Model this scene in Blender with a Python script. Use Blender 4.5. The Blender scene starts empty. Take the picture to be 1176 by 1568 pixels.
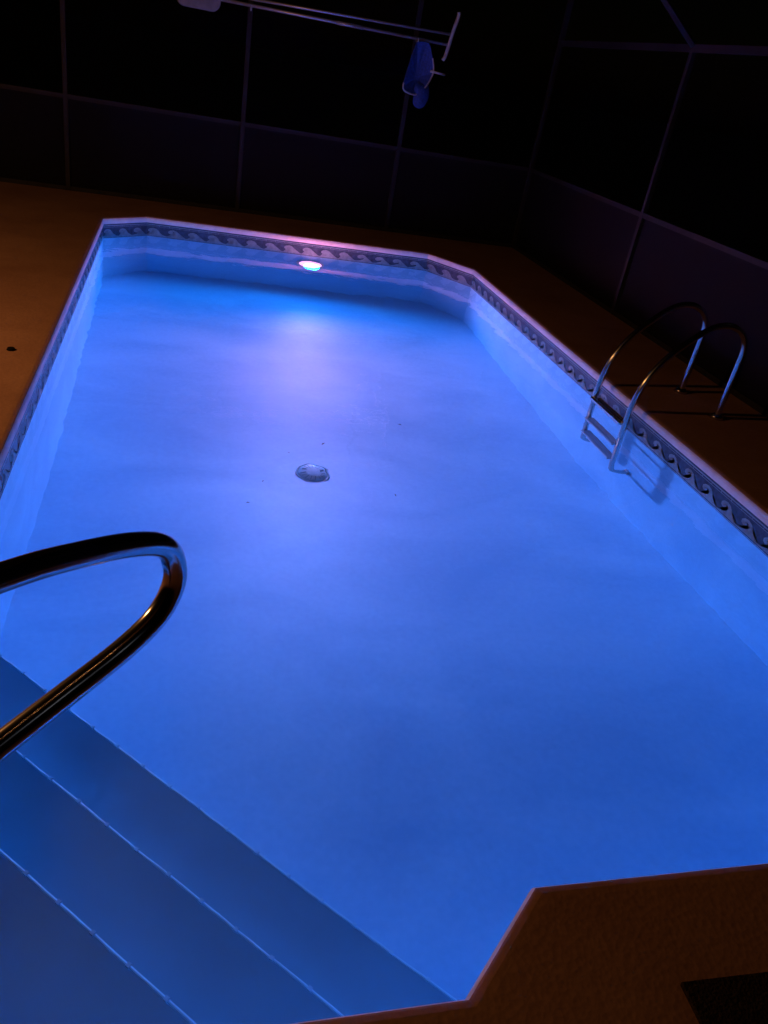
import bpy, bmesh, math, random
import numpy as np
from mathutils import Vector, Matrix
random.seed(4)
scene=bpy.context.scene
scene.view_settings.view_transform='Standard'
scene.view_settings.look='None'
scene.view_settings.exposure=0

# ------------------------------------------------------------------ helpers
def link(o,parent=None):
    scene.collection.objects.link(o)
    if parent: o.parent=parent
    return o
def empty(name):
    e=bpy.data.objects.new(name,None); return link(e)
def from_bm(bm,name,mat,parent=None,smooth=False):
    me=bpy.data.meshes.new(name); bm.to_mesh(me); bm.free()
    if mat: me.materials.append(mat)
    if smooth:
        for p in me.polygons: p.use_smooth=True
    return link(bpy.data.objects.new(name,me),parent)
def mat(name,color,rough=0.5,metal=0.0,noise=None,bump=None,spec=0.5):
    m=bpy.data.materials.new(name); m.use_nodes=True
    nt=m.node_tree; b=nt.nodes['Principled BSDF']
    b.inputs['Base Color'].default_value=(*color,1)
    b.inputs['Roughness'].default_value=rough
    b.inputs['Metallic'].default_value=metal
    b.inputs['Specular IOR Level'].default_value=spec
    tc=nt.nodes.new('ShaderNodeTexCoord')
    if noise:
        sc,amt=noise
        n=nt.nodes.new('ShaderNodeTexNoise'); n.inputs['Scale'].default_value=sc; n.inputs['Detail'].default_value=6
        nt.links.new(tc.outputs['Object'],n.inputs['Vector'])
        mr=nt.nodes.new('ShaderNodeMapRange'); mr.inputs[1].default_value=0.3; mr.inputs[2].default_value=0.7
        mr.inputs[3].default_value=1-amt; mr.inputs[4].default_value=1+amt
        nt.links.new(n.outputs['Fac'],mr.inputs[0])
        mx=nt.nodes.new('ShaderNodeVectorMath'); mx.operation='SCALE'
        mx.inputs[0].default_value=color
        nt.links.new(mr.outputs[0],mx.inputs['Scale'])
        nt.links.new(mx.outputs[0],b.inputs['Base Color'])
    if bump:
        sc,st=bump
        n=nt.nodes.new('ShaderNodeTexNoise'); n.inputs['Scale'].default_value=sc; n.inputs['Detail'].default_value=4
        nt.links.new(tc.outputs['Object'],n.inputs['Vector'])
        bp=nt.nodes.new('ShaderNodeBump'); bp.inputs['Strength'].default_value=st; bp.inputs['Distance'].default_value=0.01
        nt.links.new(n.outputs['Fac'],bp.inputs['Height']); nt.links.new(bp.outputs[0],b.inputs['Normal'])
    return m
def emis(name,color,s):
    m=bpy.data.materials.new(name); m.use_nodes=True
    nt=m.node_tree; b=nt.nodes['Principled BSDF']
    b.inputs['Emission Color'].default_value=(*color,1); b.inputs['Emission Strength'].default_value=s
    return m
def smoothpath(pts,n=8):
    P=[Vector(p) for p in pts]; P=[2*P[0]-P[1]]+P+[2*P[-1]-P[-2]]
    out=[]
    for i in range(1,len(P)-2):
        a,b,c,d=P[i-1:i+3]
        for k in range(n):
            t=k/n
            out.append(0.5*((2*b)+(c-a)*t+(2*a-5*b+4*c-d)*t*t+(3*b-a-3*c+d)*t**3))
    out.append(P[-2]); return out
def tube(bm,path,r,seg=16,cap=True):
    path=[Vector(p) for p in path]; rings=[]
    t0=(path[1]-path[0]).normalized()
    up=Vector((0,0,1)) if abs(t0.z)<0.9 else Vector((1,0,0))
    nrm=t0.cross(up).normalized()
    for i,p in enumerate(path):
        if i==0: t=t0
        elif i==len(path)-1: t=(path[i]-path[i-1]).normalized()
        else: t=(path[i+1]-path[i-1]).normalized()
        nrm=(nrm-t*nrm.dot(t)).normalized(); b=t.cross(nrm)
        rings.append([bm.verts.new(p+(nrm*math.cos(a)+b*math.sin(a))*r) for a in [2*math.pi*k/seg for k in range(seg)]])
    for A,B in zip(rings,rings[1:]):
        for k in range(seg): bm.faces.new((A[k],A[(k+1)%seg],B[(k+1)%seg],B[k]))
    if cap: bm.faces.new(rings[0][::-1]); bm.faces.new(rings[-1])
def box(bm,c,s,rot=None,bev=0):
    r=bmesh.ops.create_cube(bm,size=1)
    M=Matrix.Translation(c)@(rot.to_4x4() if rot else Matrix.Identity(4))@Matrix.Diagonal((*s,1))
    bmesh.ops.transform(bm,matrix=M,verts=r['verts'])
    if bev:
        es=list({e for v in r['verts'] for e in v.link_edges})
        bmesh.ops.bevel(bm,geom=es,offset=bev,segments=2,affect='EDGES',profile=0.5)
def offset(poly,d):
    n=len(poly); out=[]
    for i in range(n):
        a,b,c=[Vector(poly[(i+k)%n]) for k in (-1,0,1)]
        d1=(b-a).normalized(); d2=(c-b).normalized()
        n1=Vector((-d1.y,d1.x)); n2=Vector((-d2.y,d2.x))
        m=(n1+n2).normalized(); out.append(tuple(b+m*(d/m.dot(n1))))
    return out

# ------------------------------------------------------------------ layout (metres)
WZ=-0.20
POOL=[(-0.765,1.20),(-0.45,0.89),(0.70,0.89),(0.97,1.145),(2.86,1.15),(3.232,1.52),(3.232,8.60),(2.84,9.17),(-0.34,9.29),(-0.765,8.92)]

# ------------------------------------------------------------------ materials
def deck_material():
    m=mat('painted_concrete',(0.33,0.16,0.07),0.75)
    nt=m.node_tree; b=nt.nodes['Principled BSDF']; tc=nt.nodes['Texture Coordinate']
    n1=nt.nodes.new('ShaderNodeTexNoise'); n1.inputs['Scale'].default_value=1.1; n1.inputs['Detail'].default_value=8; n1.inputs['Roughness'].default_value=.7
    n2=nt.nodes.new('ShaderNodeTexNoise'); n2.inputs['Scale'].default_value=45; n2.inputs['Detail'].default_value=3
    vo=nt.nodes.new('ShaderNodeTexVoronoi'); vo.inputs['Scale'].default_value=60
    for n in (n1,n2,vo): nt.links.new(tc.outputs['Object'],n.inputs['Vector'])
    cr=nt.nodes.new('ShaderNodeValToRGB')
    cr.color_ramp.elements[0].position=.3; cr.color_ramp.elements[0].color=(.32,.17,.12,1)
    cr.color_ramp.elements[1].position=.7; cr.color_ramp.elements[1].color=(.48,.28,.20,1)
    nt.links.new(n1.outputs['Fac'],cr.inputs[0])
    mx=nt.nodes.new('ShaderNodeMix'); mx.data_type='RGBA'; mx.blend_type='MULTIPLY'; mx.inputs[0].default_value=.22
    cr2=nt.nodes.new('ShaderNodeValToRGB'); cr2.color_ramp.elements[0].position=.35; cr2.color_ramp.elements[0].color=(.5,.5,.5,1); cr2.color_ramp.elements[1].position=.6
    nt.links.new(n2.outputs['Fac'],cr2.inputs[0])
    nt.links.new(cr.outputs[0],mx.inputs[6]); nt.links.new(cr2.outputs[0],mx.inputs[7]); nt.links.new(mx.outputs[2],b.inputs['Base Color'])
    ad=nt.nodes.new('ShaderNodeMath'); ad.operation='ADD'
    nt.links.new(n2.outputs['Fac'],ad.inputs[0]); nt.links.new(vo.outputs['Distance'],ad.inputs[1])
    bp=nt.nodes.new('ShaderNodeBump'); bp.inputs['Strength'].default_value=.5; bp.inputs['Distance'].default_value=.002
    nt.links.new(ad.outputs[0],bp.inputs['Height']); nt.links.new(bp.outputs[0],b.inputs['Normal'])
    return m
M_deck=deck_material()
M_cop=mat('coping_paint',(.84,.80,.78),.5,noise=(12,.10),bump=(90,.3))
def liner_material():
    m=mat('vinyl_liner',(.6,.72,.8),.45)
    nt=m.node_tree; b=nt.nodes['Principled BSDF']; tc=nt.nodes['Texture Coordinate']
    mp=nt.nodes.new('ShaderNodeMapping'); mp.inputs['Scale'].default_value=(.7,1.3,1); nt.links.new(tc.outputs['Object'],mp.inputs[0])
    n1=nt.nodes.new('ShaderNodeTexNoise'); n1.inputs['Scale'].default_value=1.2; n1.inputs['Detail'].default_value=4; n1.inputs['Distortion'].default_value=.8
    n2=nt.nodes.new('ShaderNodeTexNoise'); n2.inputs['Scale'].default_value=30; n2.inputs['Detail'].default_value=4
    nt.links.new(mp.outputs[0],n1.inputs['Vector']); nt.links.new(tc.outputs['Object'],n2.inputs['Vector'])
    ad=nt.nodes.new('ShaderNodeMix'); ad.inputs[0].default_value=.25
    nt.links.new(n1.outputs['Fac'],ad.inputs[2]); nt.links.new(n2.outputs['Fac'],ad.inputs[3])
    cr=nt.nodes.new('ShaderNodeValToRGB')
    cr.color_ramp.elements[0].position=.35; cr.color_ramp.elements[0].color=(.15,.44,.60,1)
    cr.color_ramp.elements[1].position=.65; cr.color_ramp.elements[1].color=(.22,.56,.70,1)
    nt.links.new(ad.outputs[0],cr.inputs[0]); nt.links.new(cr.outputs[0],b.inputs['Base Color'])
    return m
M_liner=liner_material()
M_step=mat('step_vinyl',(.13,.40,.50),.5,noise=(3,.08))
M_nose=mat('nosing_bead',(.26,.60,.68),.5)
M_tile=mat('tile_navy',(.05,.08,.13),.25,noise=(25,.4))
M_wave=mat('tile_wave_print',(.22,.34,.38),.3,noise=(30,.25))
M_steel=mat('stainless_steel',(.62,.60,.58),.18,1.0,noise=(6,.06))
M_tread=mat('ladder_tread_plastic',(.35,.45,.5),.5)
M_frame=mat('screen_frame_bronze',(.019,.018,.022),.6,noise=(8,.2),spec=.2)
M_white=mat('white_plastic',(.5,.5,.5),.4,noise=(15,.1))
M_alu=mat('pole_aluminium',(.5,.5,.52),.35,.6)
M_blue=mat('net_blue',(.012,.05,.24),.7,noise=(60,.4))
M_drain=mat('drain_cover_plastic',(.30,.54,.58),.5,noise=(20,.15))
M_slot=mat('drain_slot_plastic',(.12,.28,.32),.6)
M_black=mat('black_rubber',(.008,.008,.008),.95,noise=(40,.3),bump=(80,.5),spec=.1)
M_slab=mat('dark_brown_rough',(.035,.025,.02),.95,noise=(90,.5),bump=(120,1),spec=.1)  # rough, very dark brown for the flat slab on the near deck
M_ground=mat('dark_lawn',(.03,.045,.02),.95,noise=(3,.5),bump=(30,1))
M_kick=mat('screen_kick_panel',(.007,.0065,.009),.8,noise=(2,.1),spec=.1)

# ------------------------------------------------------------------ ground + deck sheets with pool opening
def sheet(name,outer,hole,z,m):
    bm=bmesh.new(); es=[]
    for loop in (outer,hole):
        vs=[bm.verts.new((p[0],p[1],z)) for p in loop]
        es+=[bm.edges.new((vs[i],vs[(i+1)%len(vs)])) for i in range(len(vs))]
    bmesh.ops.triangle_fill(bm,edges=es,use_beauty=True)
    bmesh.ops.recalc_face_normals(bm,faces=bm.faces)
    for f in bm.faces:
        if f.normal.z<0: f.normal_flip()
    return from_bm(bm,name,m)
sheet('ground',[(-400,-400),(400,-400),(400,400),(-400,400)],offset(POOL,-.35),-.12,M_ground)
pool=empty('swimming_pool')
deck=sheet('pool_deck',[(-6,-4),(4.42,-4),(4.42,10.32),(-6,10.32)],offset(POOL,-.035),0,M_deck)
bm=bmesh.new()
for (x0,y0,x1,y1) in [(-6,-4,4.42,-4),(4.42,-4,4.42,10.32),(4.42,10.32,-6,10.32),(-6,10.32,-6,-4)]:
    v=[bm.verts.new(p) for p in ((x0,y0,0),(x1,y1,0),(x1,y1,-.13),(x0,y0,-.13))]; bm.faces.new(v)
from_bm(bm,'deck_edge',M_deck,deck)

prof_top=[(-.035,0),(-.015,-.001),(0.0,-.006),(.006,-.010)]
prof_face=[(.006,-.010),(.012,-.017),(.016,-.028),(.016,-.048),(.013,-.062),(.0,-.067),(-.01,-.0675)]
def sweep(name,prof,m,parent):
    bm=bmesh.new(); rings=[]
    for d,z in prof:
        rings.append([bm.verts.new((p[0],p[1],z)) for p in offset(POOL,d)])
    n=len(POOL)
    for A,B in zip(rings,rings[1:]):
        for i in range(n): bm.faces.new((A[i],A[(i+1)%n],B[(i+1)%n],B[i]))
    return from_bm(bm,name,m,parent)
sweep('bullnose',prof_top,M_deck,pool)
sweep('coping',prof_face,M_cop,pool)
sweep('tile_band',[(.0,-.066),(.003,-.068),(.003,-.232),(0,-.234)],M_tile,pool)

bm=bmesh.new()
unit=[(0,.10),(.12,.13),(.26,.24),(.36,.42),(.42,.62),(.52,.80),(.68,.90),(.84,.84),(.94,.68),(.93,.50),(.84,.40),(.73,.42),(.68,.52),(.72,.61),(.80,.60),(.79,.66),(.70,.70),(.61,.64),(.57,.50),(.60,.34),(.72,.22),(.86,.14),(1,.10),(1,0),(0,0)]
n=len(POOL)
ins=offset(POOL,.0045)
for i in range(n):
    a=Vector(ins[i]); b=Vector(ins[(i+1)%n]); L=(b-a).length; d=(b-a)/L
    cnt=max(1,round(L/.21)); u=L/cnt
    for k in range(cnt):
        o=a+d*(k*u)
        vs=[bm.verts.new((o.x+d.x*x*u,o.y+d.y*x*u,-.198+.092*y)) for x,y in unit]
        bm.faces.new(vs)
    for z0,z1 in ((-.078,-.086),(-.096,-.099),(-.212,-.222)):
        vs=[bm.verts.new((p.x,p.y,z)) for p,z in ((a,z0),(b,z0),(b,z1),(a,z1))]; bm.faces.new(vs)
    for k in range(int(L/.105)):
        o=a+d*(k*.105)
        vs=[bm.verts.new((o.x+d.x*x,o.y+d.y*x,z)) for x,z in ((0,-.0862),(.004,-.0862),(.004,-.0958),(0,-.0958))]; bm.faces.new(vs)
bmesh.ops.triangulate(bm,faces=[f for f in bm.faces if len(f.verts)>4])
from_bm(bm,'wave_border',M_wave,pool)

# liner shell: walls, hopper floor
fy=np.linspace(0,9.4,95)
fz=np.interp(fy,[0,2.6,5.2,7,9.3],[-1.20,-1.22,-1.60,-1.68,-1.62])
kern=np.hanning(21); kern/=kern.sum(); fz=np.convolve(np.pad(fz,10,mode='edge'),kern,mode='valid')
def floorz(y): return float(np.interp(y,fy,fz))
per=[]
for i in range(n):
    a=Vector(POOL[i]); b=Vector(POOL[(i+1)%n]); c=max(3,int((b-a).length/.1))
    for k in range(c): per.append(a.lerp(b,k/c))
N=len(per)
def shell(name,fs,smooth):
    bm=bmesh.new(); rings=[[bm.verts.new(f(i)) for i in range(N)] for f in fs]
    for A,B in zip(rings,rings[1:]):
        for i in range(N): bm.faces.new((A[i],A[(i+1)%N],B[(i+1)%N],B[i]))
    bmesh.ops.remove_doubles(bm,verts=bm.verts,dist=.002)
    return from_bm(bm,name,M_liner,pool,smooth=smooth)
shell('liner_walls',[lambda i,k=k:(per[i].x,per[i].y,-.05+(floorz(per[i].y)+.05)*k/6) for k in range(7)],False)
def ff(i,s):
    p=per[i]; c=Vector((1.23,min(max(p.y,2.6),7.8))); q=p.lerp(c,s); return (q.x,q.y,floorz(q.y))
shell('liner_floor',[lambda i,k=k:ff(i,k/30) for k in range(31)],True)

bm=bmesh.new()
steps=[(1.20,-.42),(1.65,-.62),(2.10,-.82)]
def seg45(s,z,inset=.004):
    xl=-.765+inset; yn=.89+inset
    A=Vector((xl,s-xl,z))
    if s-yn<=.70: B=Vector((s-yn,yn,z))
    else:
        t=(s-1.59)/(.27+.255); B=Vector((.70+.27*t-.003,.89+.255*t+.003,z))
    return A,B
for j,(s,z) in enumerate(steps):
    A,B=seg45(s,z)
    if j==0: back=[Vector((-.761,1.203,z)),Vector((-.448,.894,z))]
    else:
        C0,D0=seg45(steps[j-1][0],z); back=[C0,D0]
        if steps[j-1][0]<1.59 and s>1.59: back.append(Vector((.70,.894,z)))
    bm.faces.new([bm.verts.new(v) for v in [A]+back+[B]])
    zb=steps[j+1][1]-.003 if j<2 else -1.3
    a2,b2=A.copy(),B.copy(); a2.z=zb; b2.z=zb
    bm.faces.new([bm.verts.new(v) for v in (A,B,b2,a2)])
bmesh.ops.recalc_face_normals(bm,faces=bm.faces)
stp=from_bm(bm,'entry_steps',M_step,pool)
bm=bmesh.new()
for s,z in steps:
    A,B=seg45(s,z+.002); d=(B-A).normalized()
    tube(bm,[A,B],.005,8)
    L=(B-A).length
    for k in range(1,int(L/.14)):
        p=A+d*(.14*k); box(bm,p+Vector((0,0,.003)),(.013,.013,.013),Matrix.Rotation(-math.pi/4,3,'Z'))
from_bm(bm,'step_nosing',M_nose,pool)

# ------------------------------------------------------------------ pool light in far wall
LP=Vector((1.47,9.223,-.59))
lt=empty('pool_light')
bm=bmesh.new()
ringp=[LP+Vector((.145*math.cos(a),-.012,.145*math.sin(a))) for a in np.linspace(0,2*math.pi,41)]
tube(bm,ringp,.018,10,False); from_bm(bm,'trim_ring',M_white,lt,True)
bm=bmesh.new()
rs=[]
for k in range(7):
    a=math.pi/2*k/6*.98
    rs.append([bm.verts.new(LP+Vector((.14*math.cos(a)*math.cos(t),-.01-.03*math.sin(a),.14*math.cos(a)*math.sin(t)))) for t in [2*math.pi*q/32 for q in range(32)]])
for A,B in zip(rs,rs[1:]):
    for q in range(32): bm.faces.new((A[q],A[(q+1)%32],B[(q+1)%32],B[q]))
bm.faces.new(rs[-1])
from_bm(bm,'lens',emis('lit_lens',(1,.42,.90),2.2),lt,True)
def spot(name,e,col,kind,tilt=82,blend=.5,yaw=172):
    ld=bpy.data.lights.new(name,'SPOT'); ld.energy=e; ld.color=col; ld.spot_size=math.radians(174); ld.spot_blend=blend; ld.shadow_soft_size=.09
    ld.use_nodes=True; nt=ld.node_tree; em=nt.nodes['Emission']; fo=nt.nodes.new('ShaderNodeLightFalloff'); fo.inputs['Strength'].default_value=1
    nt.links.new(fo.outputs[kind],em.inputs['Strength'])
    lo=link(bpy.data.objects.new(name,ld),lt); lo.location=LP+Vector((0,-.12,0)); lo.rotation_euler=(math.radians(tilt),0,math.radians(yaw))
spot('blue_led',76,(.0,.235,1.0),'Constant',88,.4)
spot('violet_led',270,(1.0,.26,.45),'Quadratic',118,1.0,180)
spot('violet_led_wash',24,(1.0,.26,.45),'Linear',106,.8,180)

# ------------------------------------------------------------------ water body
bm=bmesh.new()
o_=offset(POOL,-.006)
top=[bm.verts.new((p[0],p[1],WZ)) for p in o_]; bot=[bm.verts.new((p[0],p[1],-2.0)) for p in o_]
bm.faces.new(top); bm.faces.new(bot[::-1])
for i in range(n): bm.faces.new((top[i],bot[i],bot[(i+1)%n],top[(i+1)%n]))
bmesh.ops.recalc_face_normals(bm,faces=bm.faces)
Mw=bpy.data.materials.new('pool_water'); Mw.use_nodes=True; nt=Mw.node_tree; nt.nodes.remove(nt.nodes['Principled BSDF'])
gl=nt.nodes.new('ShaderNodeBsdfGlass'); gl.inputs['IOR'].default_value=1.33; gl.inputs['Roughness'].default_value=0
tc=nt.nodes.new('ShaderNodeTexCoord'); nz=nt.nodes.new('ShaderNodeTexNoise'); nz.inputs['Scale'].default_value=3.0; nz.inputs['Detail'].default_value=2.5
nt.links.new(tc.outputs['Object'],nz.inputs['Vector'])
bp=nt.nodes.new('ShaderNodeBump'); bp.inputs['Strength'].default_value=1; bp.inputs['Distance'].default_value=.006
nt.links.new(nz.outputs['Fac'],bp.inputs['Height']); nt.links.new(bp.outputs[0],gl.inputs['Normal'])
out=nt.nodes['Material Output']; nt.links.new(gl.outputs[0],out.inputs['Surface'])
water=from_bm(bm,'water',Mw)

# ------------------------------------------------------------------ main drain
dr=empty('main_drain')
c=Vector((1.0,5.03,floorz(5.03)))
bm=bmesh.new(); rs=[]
for k in range(8):
    a=math.pi/2*k/7; r=.11*math.cos(a); z=.010+.022*math.sin(a)
    rs.append([bm.verts.new(c+Vector((max(r,.006)*math.cos(t),max(r,.006)*math.sin(t),z))) for t in [2*math.pi*q/32 for q in range(32)]])
for A,B in zip(rs,rs[1:]):
    for q in range(32): bm.faces.new((A[q],A[(q+1)%32],B[(q+1)%32],B[q]))
bm.faces.new(rs[-1]); from_bm(bm,'dome_cover',M_drain,dr,True)
bm=bmesh.new(); tube(bm,[c+Vector((.118*math.cos(a),.118*math.sin(a),.006)) for a in np.linspace(0,2*math.pi,33)],.008,8,False)
from_bm(bm,'collar',M_drain,dr,True)
bm=bmesh.new()
for k in range(16):
    a=2*math.pi*k/16; p=c+Vector((.078*math.cos(a),.078*math.sin(a),.0255)); box(bm,p,(.032,.005,.003),Matrix.Rotation(a,3,'Z')@Matrix.Rotation(.22,3,'Y'))
from_bm(bm,'slots',M_slot,dr)

# ------------------------------------------------------------------ ladder
lad=empty('pool_ladder')
prof=[(3.79,0),(3.795,.2),(3.80,.40),(3.795,.52),(3.74,.62),(3.62,.665),(3.48,.63),(3.32,.50),(3.20,.36),(3.12,.20),(3.085,.02),(3.08,-.2),(3.08,-.5),(3.08,-.78),(3.10,-.86),(3.16,-.89),(3.215,-.89)]
for nm,y in (('rail_far',5.09),('rail_near',4.60)):
    bm=bmesh.new(); tube(bm,smoothpath([(x,y,z) for x,z in prof],8),.0215,20); from_bm(bm,nm,M_steel,lad,True)
    bm=bmesh.new()
    bmesh.ops.create_cone(bm,cap_ends=True,segments=28,radius1=.058,radius2=.03,depth=.03,matrix=Matrix.Translation((3.79,y,.016)))
    from_bm(bm,nm+'_escutcheon',M_steel,lad,True)
    bm=bmesh.new(); box(bm,(3.222,y,-.89),(.02,.05,.05),bev=.006); from_bm(bm,nm+'_bumper',M_white,lad)
for k,z in enumerate((-.10,-.38,-.66)):
    bm=bmesh.new(); box(bm,(3.075,4.845,z),(.085,.47,.028),bev=.008)
    for q in range(3): box(bm,(3.05+.025*q,4.845,z+.0155),(.010,.42,.004))
    from_bm(bm,'tread_%d'%(k+1),M_steel if k==0 else M_tread,lad)

# ------------------------------------------------------------------ hand rail
hr=empty('step_handrail')
pts=[(-1.28,.06,0),(-1.28,.06,.5),(-1.25,.09,.88),(-1.16,.18,1.0),(-1.0,.34,1.045),(-.7,.64,1.05),(-.45,.89,1.045),(-.25,1.09,1.025),(-.145,1.195,1.00),(-.06,1.28,.968),(-.008,1.332,.93),(.012,1.352,.875),(.010,1.35,.82),(-.02,1.32,.768),(-.08,1.26,.735),(-.18,1.16,.708),(-.27,1.07,.685),(-.5,.84,.625),(-.75,.59,.555),(-.88,.46,.50),(-.94,.40,.40),(-.95,.39,.2),(-.95,.39,0)]
bm=bmesh.new(); tube(bm,smoothpath(pts,8),.024,24); from_bm(bm,'tube',M_steel,hr,True)
for p in (pts[0],pts[-1]):
    bm=bmesh.new(); bmesh.ops.create_cone(bm,cap_ends=True,segments=28,radius1=.06,radius2=.03,depth=.03,matrix=Matrix.Translation((p[0],p[1],.016))); from_bm(bm,'escutcheon',M_steel,hr,True)

# ------------------------------------------------------------------ screen enclosure
Ms=bpy.data.materials.new('insect_screen'); Ms.use_nodes=True; nt=Ms.node_tree; nt.nodes.remove(nt.nodes['Principled BSDF'])
tr=nt.nodes.new('ShaderNodeBsdfTransparent'); df=nt.nodes.new('ShaderNodeBsdfDiffuse'); df.inputs[0].default_value=(.004,.004,.006,1)
mxs=nt.nodes.new('ShaderNodeMixShader'); mxs.inputs[0].default_value=.35
nt.links.new(tr.outputs[0],mxs.inputs[1]); nt.links.new(df.outputs[0],mxs.inputs[2]); nt.links.new(mxs.outputs[0],nt.nodes['Material Output'].inputs['Surface'])
cage=empty('pool_screen_enclosure')
bm=bmesh.new()
SY,SX,EZ,EF=10.2,4.30,2.34,3.0
fx=[-5.0,-3.1,-1.24,.67,2.54]; ry=[7.25,4.7,2.2,-.3,-3.0]
for x in fx: box(bm,(x,SY,EF/2),(.05,.05,EF-.004),bev=.004)
for y in ry: box(bm,(SX,y,EZ/2),(.05,.05,EZ-.004),bev=.004)
box(bm,(SX,SY,EF/2),(.06,.06,EF-.004),bev=.004)
for z,h in ((.97,.045),(.025,.045)):
    box(bm,((SX-6)/2,SY,z),(SX+6-.07,.042,h)); box(bm,(SX,(SY-4)/2,z),(.042,SY+4-.07,h))
box(bm,((SX-6)/2,SY,EF+.05),(SX+6-.07,.042,.1)); box(bm,(SX,(SY-4)/2,EZ+.03),(.042,SY+4-.07,.06))
for y in ry[:3]: tube(bm,[(SX-.02,y,EZ+.05),(2.9,y,3.35),(-4,y,3.4)],.03,4)
for x in fx[2:]: tube(bm,[(x,SY-.02,EF+.08),(x,8.8,3.35),(x,-3,3.4)],.03,4)
from_bm(bm,'frame',M_frame,cage)
bm=bmesh.new()
def quad(*v): bm.faces.new([bm.verts.new(p) for p in v])
quad((-6,SY+.01,.99),(SX,SY+.01,.99),(SX,SY+.01,EF),(-6,SY+.01,EF))
quad((SX+.01,-4,.99),(SX+.01,SY,.99),(SX+.01,SY,EZ),(SX+.01,-4,EZ))
from_bm(bm,'screen_mesh',Ms,cage)
bm=bmesh.new()
quad((-6,SY+.012,.04),(SX,SY+.012,.04),(SX,SY+.012,.96),(-6,SY+.012,.96))
quad((SX+.012,-4,.04),(SX+.012,SY,.04),(SX+.012,SY,.96),(SX+.012,-4,.96))
from_bm(bm,'lower_screen_panels',M_kick,cage)

# ------------------------------------------------------------------ hanging poles, brush, net
yp=10.10
pole=empty('pool_cleaning_pole')
bm=bmesh.new(); tube(bm,[(.35,yp,2.135),(2.90,yp,2.13)],.016,12); tube(bm,[(1.6,yp,2.132),(1.9,yp,2.132)],.02,12)
from_bm(bm,'telescopic_tube',M_alu,pole,True)
bm=bmesh.new(); box(bm,(.12,yp,2.12),(.46,.05,.22)); bmesh.ops.bevel(bm,geom=[e for e in bm.edges if abs(e.verts[0].co.y-e.verts[1].co.y)>.02],offset=.09,segments=6,affect='EDGES',profile=.5)
bmesh.ops.bevel(bm,geom=[e for e in bm.edges if e.calc_face_angle(0)>1.0],offset=.012,segments=2,affect='EDGES',profile=.5); from_bm(bm,'vacuum_head',mat('grey_plastic',(.2,.2,.2),.5,noise=(15,.2)),pole)
for x in (.67,2.54):
    bm=bmesh.new(); tube(bm,smoothpath([(x,SY-.02,2.12),(x,SY-.09,2.09),(x,SY-.13,2.11),(x,SY-.135,2.14)],5),.007,8); from_bm(bm,'hook',M_white,pole,True)
br=empty('pool_brush')
bm=bmesh.new(); tube(bm,[(.5,yp-.01,2.19),(2.90,yp-.01,2.235)],.014,12); from_bm(bm,'handle',M_alu,br,True)
bm=bmesh.new(); tube(bm,smoothpath([(2.96,yp-.01,2.46),(2.965,yp-.01,2.42),(2.93,yp-.01,2.25),(2.895,yp-.01,2.03),(2.87,yp-.01,1.97)],4),.020,10); from_bm(bm,'brush_head',M_white,br,True)
net=empty('leaf_skimmer_net')
oc=Vector((2.62,yp-.03,1.80))
outl=[(-.09,.30),(.04,.31),(.10,.22),(.155,.06),(.13,-.06),(.07,-.16),(.0,-.22),(-.09,-.22),(-.17,-.18),(-.16,-.05),(-.13,.12)]
pp=smoothpath([oc+Vector((a,0.0,b)) for a,b in outl+outl[:1]],6)
bm=bmesh.new(); tube(bm,pp[18:],.008,8,False); from_bm(bm,'rim',M_blue,net,True)
bm=bmesh.new(); tube(bm,pp[14:52],.0095,8,False); from_bm(bm,'rim_scuff_guard',M_alu,net,True)
bm=bmesh.new(); vs=[bm.verts.new(p) for p in pp[:-1]]; prev=vs
for q,(sc_,dy,dz) in enumerate(((.8,.05,-.02),(.55,.09,-.04),(.25,.10,-.05))):
    cur=[bm.verts.new((oc+Vector((0,dy+.012*math.sin(i*1.3+q),dz))).lerp(p,sc_)+Vector((0,.01,0))) for i,p in enumerate(pp[:-1])]
    for i in range(len(cur)):
        j=(i+1)%len(cur); bm.faces.new((prev[i],prev[j],cur[j],cur[i]))
    prev=cur
bm.faces.new(prev)
from_bm(bm,'mesh_bag',M_blue,net,True)
bm=bmesh.new(); lobe=[(-.06,-.12),(.09,-.10),(.13,-.22),(.09,-.33),(.02,-.36),(-.05,-.31)]
L1=smoothpath([oc+Vector((a+.03,.03,b)) for a,b in lobe+lobe[:1]],5)[:-1]
v1=[bm.verts.new(p) for p in L1]; v2=[bm.verts.new(p.lerp(oc+Vector((.05,.0,-.22)),.4)+Vector((0,-.03,0))) for p in L1]
for i in range(len(v1)):
    j=(i+1)%len(v1); bm.faces.new((v1[i],v1[j],v2[j],v2[i]))
bm.faces.new(v2); from_bm(bm,'bag_tail',M_blue,net,True)
bm=bmesh.new(); tube(bm,[oc+Vector((.12,0,.04)),oc+Vector((.30,0,.03))],.013,10); from_bm(bm,'socket',M_white,net,True)

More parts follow.
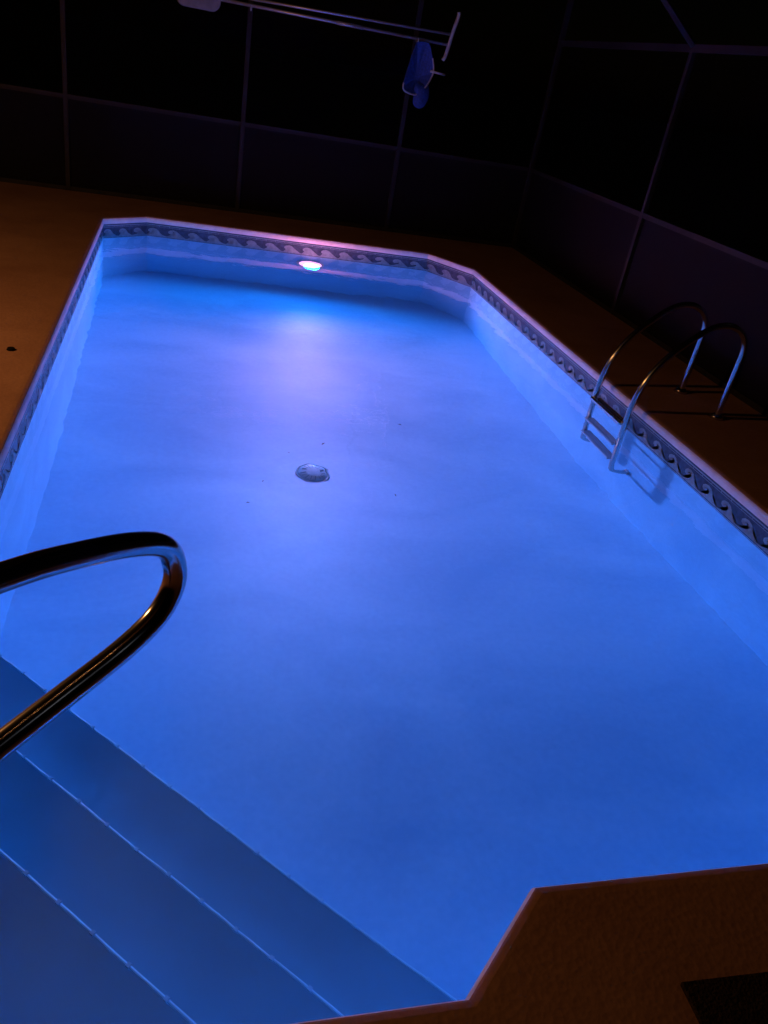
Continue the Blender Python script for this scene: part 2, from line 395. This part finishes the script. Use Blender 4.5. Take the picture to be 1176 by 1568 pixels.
# ------------------------------------------------------------------ small deck things
cap=empty('deck_drain_cap')
bm=bmesh.new(); bmesh.ops.create_cone(bm,cap_ends=True,segments=24,radius1=.026,radius2=.02,depth=.012,matrix=Matrix.Translation((-.94,4.86,.007))); from_bm(bm,'cap',M_black,cap)
bm=bmesh.new(); box(bm,(1.22+.45,.87-.36,.008),(.9,.68,.014),Matrix.Rotation(-.02,3,'Z'),bev=.004); from_bm(bm,'dark_slab',M_slab)  # thin dark brown slab lying flat on the near right deck
bm=bmesh.new()
for (x,y) in [(.62,4.9),(.85,5.35),(1.15,5.5),(1.85,5.9),(1.55,4.75),(.5,4.6)]:
    a=random.random()*6.28; l=.014+.01*random.random(); z=floorz(y)+.006
    v=[(x+l*math.cos(a)*p-l*.3*math.sin(a)*q,y+l*math.sin(a)*p+l*.3*math.cos(a)*q,z+.005*abs(q)) for p,q in ((-1,0),(0,-1),(1,0),(0,1))]
    bm.faces.new([bm.verts.new(k) for k in v])
from_bm(bm,'fallen_leaves',mat('dead_leaf',(.05,.05,.05),.8,noise=(30,.3)))

# ------------------------------------------------------------------ warm patio lamp, faint night sky
pl_d=bpy.data.lights.new('patio_lamp','POINT'); pl_d.energy=165; pl_d.color=(1,.42,.13); pl_d.shadow_soft_size=.08
po=link(bpy.data.objects.new('patio_lamp',pl_d)); po.location=(-2.9,4.0,2.1)
sd=bpy.data.lights.new('moon','SUN'); sd.energy=.002; sd.angle=math.radians(.5); sd.color=(.8,.85,1); so=link(bpy.data.objects.new('moon_sun',sd)); so.rotation_euler=(math.radians(40),0,math.radians(60))
w=bpy.data.worlds.new('World'); scene.world=w; w.use_nodes=True; nt=w.node_tree; bg=nt.nodes['Background']
sk=nt.nodes.new('ShaderNodeTexSky'); sk.sky_type='NISHITA'; sk.sun_disc=False; sk.sun_elevation=math.radians(-4); sk.sun_rotation=math.radians(60)
nt.links.new(sk.outputs[0],bg.inputs[0]); bg.inputs[1].default_value=.003

# ------------------------------------------------------------------ camera
cd=bpy.data.cameras.new('camera'); cam=link(bpy.data.objects.new('camera',cd)); scene.camera=cam
cd.sensor_fit='HORIZONTAL'; cd.sensor_width=36; cd.lens=36*1206.8/1176; cd.clip_end=1500; cd.clip_start=.05
R2=Vector((.96456,-.20988,.15989)); U2=Vector((-.03139,.5104,.85936)); B=Vector((-.26198,-.83393,.48573))
cam.matrix_world=Matrix(((R2.x,U2.x,B.x,0),(R2.y,U2.y,B.y,0),(R2.z,U2.z,B.z,1.8),(0,0,0,1)))
